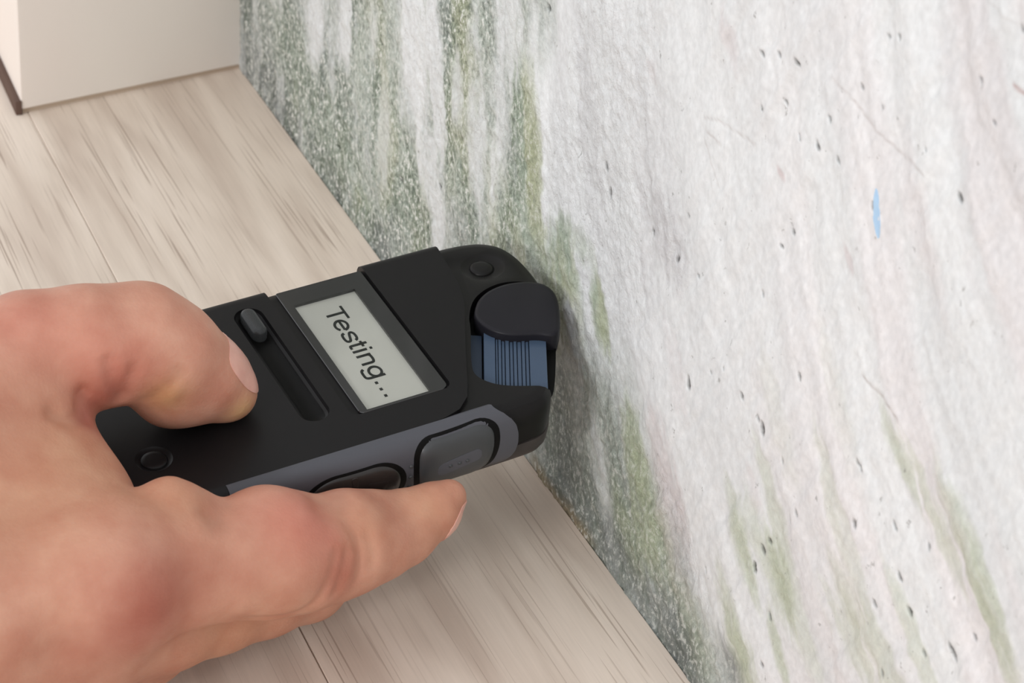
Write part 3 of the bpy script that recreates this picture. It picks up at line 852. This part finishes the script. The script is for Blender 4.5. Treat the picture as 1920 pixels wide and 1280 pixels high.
# palm and back of the hand
IM = on_y(225, 1078, -47.0)          # index knuckle
I = [(IM, 14.8), (on_y(330, 1062, -46.5), 13.6), (on_y(425, 1052, -46.0), 12.5), (on_y(500, 1036, -45.0), 14.2), (on_y(560, 1034, -44.2), 13.2), (on_y(607, 1031, -43.2), 11.8),
     (on_y(650, 1016, -42.6), 11.6), (on_y(700, 1004, -41.6), 10.3), (on_y(750, 990, -40.8), 8.6), (on_y(812, 956, -39.8), 6.4), (on_y(843, 930, -39.0), 3.9)]
MM_ = on_y(150, 1175, -45.0)
Mi = [(MM_, 14.5), (on_y(300, 1150, -40), 12.5), (on_y(400, 1128, -38), 11.2), (on_y(490, 1105, -36), 10.4), ((-24, -33, -28.5), 9.6), ((-8, -22, -29.6), 8.6), ((4, -6, -28.6), 8.2), ((8, 6, -28), 7)]
RI = [((-88, -44, -20), 13), ((-64, -36, -27), 10.5), ((-42, -22, -30), 8.8), ((-28, 0, -28.6), 8.0), ((-24, 14, -28), 7)]
PI_ = [((-98, -34, -22), 12), ((-76, -24, -28), 9.0), ((-60, -8, -28.4), 7.6), ((-50, 8, -27.5), 6.4)]
WR = P3((-158, -34, 4))
T1 = on_z(55, 668, 24.0); T2 = on_z(262, 642, 21.5); T3 = on_z(392, 712, 9.6)
TH = [(T1, 14.0), (on_z(160, 652, 24.0), 13.0), (T2, 12.6), (on_z(320, 668, 17.5), 11.2), (T3, 8.9), (on_z(418, 728, 6.6), 6.6), (on_z(436, 742, 5.6), 4.4)]

def sdf_chain(p, nodes, k):
    d = None
    for (a, ra), (b, rb) in zip(nodes[:-1], nodes[1:]):
        a = P3(a); b = P3(b); ab = b - a
        t = np.clip(((p - a) @ ab) / (ab @ ab), 0, 1)
        q = np.linalg.norm(p - a - t[:, None] * ab, axis=1) - (ra + (rb - ra) * t)
        d = q if d is None else smin(d, q, k)
    return d
def smin(a, b, k):
    h = np.clip(0.5 + 0.5 * (b - a) / k, 0, 1)
    return b + (a - b) * h - k * h * (1 - h)
def sdf_ell(p, c, r):
    q = (p - P3(c)) / P3(r); l = np.linalg.norm(q, axis=1)
    return (l - 1) * l / (np.linalg.norm(q / P3(r), axis=1) + 1e-9)

CREASES = []     # (polyline in meter frame, width, depth)
def skin_sdf(p, fine=True):
    idx = sdf_chain(p, I, 1.6)
    mid = sdf_chain(p, Mi, 3.0)
    rin = sdf_chain(p, RI, 3.0)
    pin = sdf_chain(p, PI_, 3.0)
    thu = sdf_chain(p, TH, 4.0)
    # metacarpals
    pal = sdf_chain(p, [(IM, 15.0), (P3((-108, -46, 6)), 15.5), (WR + P3((0, 2, 6)), 20)], 8)
    pal = smin(pal, sdf_chain(p, [(MM_, 14.5), (P3((-112, -48, -8)), 15), (WR, 20)], 8), 9)
    pal = smin(pal, sdf_chain(p, [((-88, -44, -20), 12.5), (P3((-116, -42, -14)), 14), (WR, 20)], 8), 9)
    pal = smin(pal, sdf_chain(p, [((-98, -34, -22), 11.5), (P3((-120, -34, -14)), 14), (WR, 20)], 8), 9)
    tm = sdf_chain(p, [(T1, 13.6), (P3((-104, -14, 20)), 16), (WR + P3((8, 8, 6)), 20)], 8)
    pal = smin(pal, tm, 12)
    # muscle between thumb and index knuckle
    web = sdf_chain(p, [(on_z(70, 850, 10), 13), (on_z(120, 960, 4), 14), (IM + P3((-6, 2, 0)), 14)], 6)
    web = smin(web, sdf_chain(p, [(on_z(20, 800, 14), 14), (on_z(20, 950, 8), 16), (P3((-108, -40, 6)), 16)], 6), 8)
    pal = smin(pal, web, 8)
    fa = sdf_chain(p, [(WR, 23), (P3((-215, -44, 16)), 29), (P3((-300, -58, 34)), 34)], 8)
    pal = smin(pal, fa, 16)
    # fold of flesh at the root of the index finger
    fold = sdf_chain(p, [(on_y(318, 960, -38), 7.6), (on_y(368, 968, -40), 6.6)], 3)
    d = smin(pal, idx, 4)
    d = smin(d, fold, 4.0)
    d = smin(d, mid, 2.6)
    d = smin(d, rin, 2.6)
    d = smin(d, pin, 2.6)
    d = smin(d, thu, 2.6)
    # thumb pad and ball
    d = smin(d, sdf_ell(p, on_z(330, 735, 9.0), (9.5, 8.0, 8.0)), 4)
    if fine:
        for pl, wd, dp in CREASES:
            e = None
            for a, b in zip(pl[:-1], pl[1:]):
                ab = b - a; t = np.clip(((p - a) @ ab) / (ab @ ab), 0, 1)
                q = np.linalg.norm(p - a - t[:, None] * ab, axis=1)
                e = q if e is None else np.minimum(e, q)
            d = d + dp * np.exp(-(e / wd) ** 2)
    # leave room for the meter
    c = P3((-2, 2.7, -9.55)); h = P3((62.4, 34.4, 9.75)) - 2.0
    q = np.abs(p - c) - h
    bx = np.linalg.norm(np.maximum(q, 0), axis=1) + np.minimum(np.max(q, axis=1), 0) - 2.2
    s = np.maximum(d, -bx)
    return s

def surf(px, py):
    # first skin point along a sight line
    o = CAMD; r = dray(px, py); r = r / np.linalg.norm(r); t = 380.0
    for _ in range(90):
        dd = skin_sdf((o + r * t)[None], False)[0]
        t += dd * 0.7
        if abs(dd) < 0.02: break
    return o + r * t
def add_crease(pts, wd, dp): CREASES.append(([surf(*p) for p in pts], wd, dp))
_c = [([(414, 928), (410, 955)], 3.6, 3.0), ([(607, 928), (614, 950)], 4.0, 2.4), ([(740, 935), (752, 950)], 5.0, 1.6), ([(405, 1075), (385, 1130)], 8.0, 2.8), ([(118, 1165), (125, 1200)], 6.0, 1.8), ([(300, 1000), (330, 1040)], 8.0, 1.0),
      ([(60, 1120), (30, 1180)], 7.0, -1.0), ([(190, 1090), (170, 1110)], 11.0, -1.5), ([(652, 1035), (648, 1060), (640, 1085), (630, 1112)], 1.2, 1.5), ([(632, 1040), (625, 1075), (608, 1110), (585, 1135)], 1.3, 1.3), ([(662, 1000), (672, 1020), (676, 1050), (672, 1080)], 1.1, 1.1),
      ([(690, 1005), (700, 1030), (698, 1060)], 1.1, 0.9), ([(612, 935), (640, 955), (652, 985)], 1.2, 0.6), ([(412, 938), (408, 960), (402, 985)], 1.3, 1.0),
      ([(205, 680), (212, 715), (225, 745)], 1.6, 1.5), ([(252, 690), (240, 725), (228, 750)], 1.5, 1.0), ([(100, 775), (130, 788), (162, 782)], 1.6, 1.7), ([(155, 735), (150, 760)], 1.6, 1.3),
      ([(340, 700), (310, 730), (280, 748)], 1.5, 0.5), ([(380, 1168), (480, 1160), (560, 1148)], 1.3, 0.6), ([(330, 690), (352, 720), (340, 760)], 1.2, 0.35)]
for pts, wd, dp in _c: add_crease(pts, wd, dp)

def build_hand():
    lo = np.array([-345, -118, -50.0]); hi = np.array([30, 40, 92.0]); h = 0.75
    n = np.ceil((hi - lo) / h).astype(int) + 1
    cs = 6                                     # coarse block in cells
    nc = n // cs + 1
    n = nc * cs + 1
    ci, cj, ck = np.meshgrid(*[np.arange(m) for m in nc], indexing='ij')
    cen = lo + (np.stack([ci, cj, ck], -1).reshape(-1, 3) + 0.5) * cs * h
    sd = skin_sdf(cen, False)
    act = np.abs(sd) < cs * h * 0.87 * 1.6 + 2.0
    F = np.where(np.repeat(np.repeat(np.repeat(sd.reshape(nc), cs, 0), cs, 1), cs, 2) < 0, -1.0, 1.0).astype(np.float32)
    F = np.pad(F, ((0, 1), (0, 1), (0, 1)), mode='edge')
    base = np.stack([ci, cj, ck], -1).reshape(-1, 3)[act] * cs
    mask = np.zeros(F.shape, bool)
    loc = np.stack(np.meshgrid(*[np.arange(cs + 1)] * 3, indexing='ij'), -1).reshape(-1, 3)
    for l in loc:
        q = base + l; mask[q[:, 0], q[:, 1], q[:, 2]] = True
    ids = np.argwhere(mask)
    vals = np.empty(len(ids), np.float32)
    for s in range(0, len(ids), 400000):
        vals[s:s + 400000] = skin_sdf(lo + ids[s:s + 400000] * h, True)
    F[ids[:, 0], ids[:, 1], ids[:, 2]] = vals
    # surface nets
    S = F < 0
    c8 = np.zeros(tuple(np.array(F.shape) - 1), np.uint8)
    for a in (0, 1):
        for b in (0, 1):
            for c in (0, 1):
                c8 += S[a:S.shape[0] - 1 + a, b:S.shape[1] - 1 + b, c:S.shape[2] - 1 + c]
    cells = np.argwhere((c8 > 0) & (c8 < 8))
    vid = -np.ones(c8.shape, np.int32); vid[cells[:, 0], cells[:, 1], cells[:, 2]] = np.arange(len(cells))
    acc = np.zeros((len(cells), 3)); cnt = np.zeros(len(cells))
    corners = [np.array(x) for x in np.ndindex(2, 2, 2)]
    g = {tuple(c): F[cells[:, 0] + c[0], cells[:, 1] + c[1], cells[:, 2] + c[2]] for c in corners}
    for ax in range(3):
        for c in corners:
            if c[ax]: continue
            e = c.copy(); e[ax] = 1
            f0, f1 = g[tuple(c)], g[tuple(e)]
            m = (f0 < 0) != (f1 < 0)
            t = np.where(m, f0 / np.where(m, f0 - f1, 1), 0)
            p = np.repeat(c[None].astype(float), len(cells), 0); p[:, ax] = t
            acc[m] += p[m]; cnt[m] += 1
    V = lo + (cells + acc / cnt[:, None]) * h
    quads = []
    for ax in range(3):
        a1, a2 = (ax + 1) % 3, (ax + 2) % 3
        sl0 = [slice(None)] * 3; sl1 = [slice(None)] * 3
        sl0[ax] = slice(0, -1); sl1[ax] = slice(1, None)
        m = S[tuple(sl0)] != S[tuple(sl1)]
        e = np.argwhere(m)
        e = e[(e[:, a1] > 0) & (e[:, a2] > 0) & (e[:, a1] < c8.shape[a1]) & (e[:, a2] < c8.shape[a2])]
        q = []
        for d1, d2 in ((0, 0), (1, 0), (1, 1), (0, 1)):
            z = e.copy(); z[:, a1] -= d1; z[:, a2] -= d2
            q.append(vid[z[:, 0], z[:, 1], z[:, 2]])
        q = np.stack(q, 1)
        ins = S[e[:, 0], e[:, 1], e[:, 2]]
        q[~ins] = q[~ins][:, ::-1]
        quads.append(q)
    Q = np.concatenate(quads); Q = Q[(Q >= 0).all(1)]
    # light smoothing
    for it in range(2):
        s = np.zeros_like(V); c = np.zeros(len(V))
        for k in range(4):
            a, b = Q[:, k], Q[:, (k + 1) % 4]
            for x in range(3):
                s[:, x] += np.bincount(a, V[b, x], len(V)) + np.bincount(b, V[a, x], len(V))
            c += np.bincount(a, minlength=len(V)) + np.bincount(b, minlength=len(V))
        V = V + 0.45 * (s / np.maximum(c, 1)[:, None] - V)
    me = bpy.data.meshes.new('hand')
    me.vertices.add(len(V)); me.vertices.foreach_set('co', (V * MM).astype(np.float32).ravel())
    me.loops.add(Q.size); me.loops.foreach_set('vertex_index', Q.astype(np.int32).ravel())
    me.polygons.add(len(Q)); me.polygons.foreach_set('loop_start', np.arange(0, Q.size, 4, dtype=np.int32))
    me.polygons.foreach_set('use_smooth', np.ones(len(Q), dtype=bool))
    me.update(calc_edges=True); me.validate()
    # skin tone: redder knuckles, yellower sides
    tone = np.repeat(np.array([[0.735, 0.535, 0.455]]), len(V), 0)
    def flush(c, r, col, amt):
        w_ = np.exp(-np.sum((V - c) ** 2, 1) / r ** 2)[:, None] * amt
        tone[:] = tone * (1 - w_) + np.array(col) * w_
    red = (0.76, 0.47, 0.41); pale = (0.82, 0.63, 0.55); tan = (0.74, 0.56, 0.44); deep = (0.61, 0.35, 0.30)
    for px, py, r, c, a in [(265, 1140, 13, deep, .9), (170, 1070, 14, pale, .6), (90, 1150, 5, pale, .8), (600, 985, 8, red, .6), (560, 960, 10, red, .4), (210, 700, 10, red, .7), (60, 620, 12, red, .3), (40, 600, 8, red, .2),
                            (150, 840, 14, tan, .5), (60, 960, 18, tan, .5), (290, 620, 14, pale, .35), (330, 930, 9, tan, .5), (800, 940, 8, tan, .5), (680, 980, 8, tan, .4), (310, 745, 5, (0.80, 0.62, 0.42), .6), (455, 770, 4, (0.82, 0.68, 0.50), .8), (440, 1190, 14, tan, .5), (165, 785, 4, deep, .7), (205, 740, 6, deep, .5), (640, 1080, 6, deep, .35)]:
        flush(surf(px, py), r, c, a)
    C = np.ones((len(V), 4)); C[:, :3] = lin(tone)
    at = me.attributes.new('tone', 'FLOAT_COLOR', 'POINT'); at.data.foreach_set('color', C.astype(np.float32).ravel())
    return me
hand = link('hand', build_hand(), M_SKIN)
hand.matrix_world = Md
tag(hand, 'bare left hand gripping the black tester, thumb on top and fingers underneath', 'hand')
hand['label'] = 'bare hand gripping the black tester, thumb on top, index finger along its side'

def nail(name, c, nrm, along, half_l, half_w, lift, label):
    nrm = P3(nrm) / np.linalg.norm(nrm); al = P3(along); al = al - nrm * (al @ nrm); al /= np.linalg.norm(al); wd = np.cross(nrm, al)
    a = np.linspace(-1, 1, 15); v = []; keep = []
    for i in a:
        for j in a:
            k = math.sqrt(1 - j * j / 2) ; l = math.sqrt(1 - i * i / 2)
            keep.append(c + al * (i * k * half_l) + wd * (j * l * half_w))
    keep = np.array(keep)
    for _ in range(30):              # settle the plate onto the skin
        dd = skin_sdf(keep, False); g = np.zeros_like(keep)
        for x in range(3):
            e = np.zeros(3); e[x] = 0.1
            g[:, x] = (skin_sdf(keep + e, False) - skin_sdf(keep - e, False)) / 0.2
        g /= np.linalg.norm(g, axis=1)[:, None] + 1e-9
        keep = keep - 0.6 * g * dd[:, None]
    nrm = g
    P = np.array(keep); n = 15
    top = P + nrm * lift; bot = P - nrm * 0.6
    V = np.concatenate([top, bot]); f = []
    for i in range(n - 1):
        for j in range(n - 1):
            q = (i * n + j, i * n + j + 1, (i + 1) * n + j + 1, (i + 1) * n + j); f.append(q); f.append(tuple(n * n + x for x in q[::-1]))
    rim = [i * n for i in range(n)] + [(n - 1) * n + j for j in range(1, n)] + [i * n + n - 1 for i in range(n - 2, -1, -1)] + [j for j in range(n - 2, 0, -1)]
    for i in range(len(rim)):
        x, y = rim[i], rim[(i + 1) % len(rim)]; f.append((x, y, n * n + y, n * n + x))
    o = link(name, mesh_from(name, V, f, angle=60), M_NAIL, hand)
    o['label'] = label
nail('thumbnail', on_z(425, 700, 11.5), (0.80, 0.30, 0.52), (0.45, -0.75, -0.45), 7.0, 6.0, 0.18, 'pale pink thumbnail')
nail('index_fingernail', on_y(838, 962, -41), (0.50, -0.50, -0.70), (0.75, 0.3, 0.55), 4.6, 3.6, 0.18, 'pale pink index fingernail')
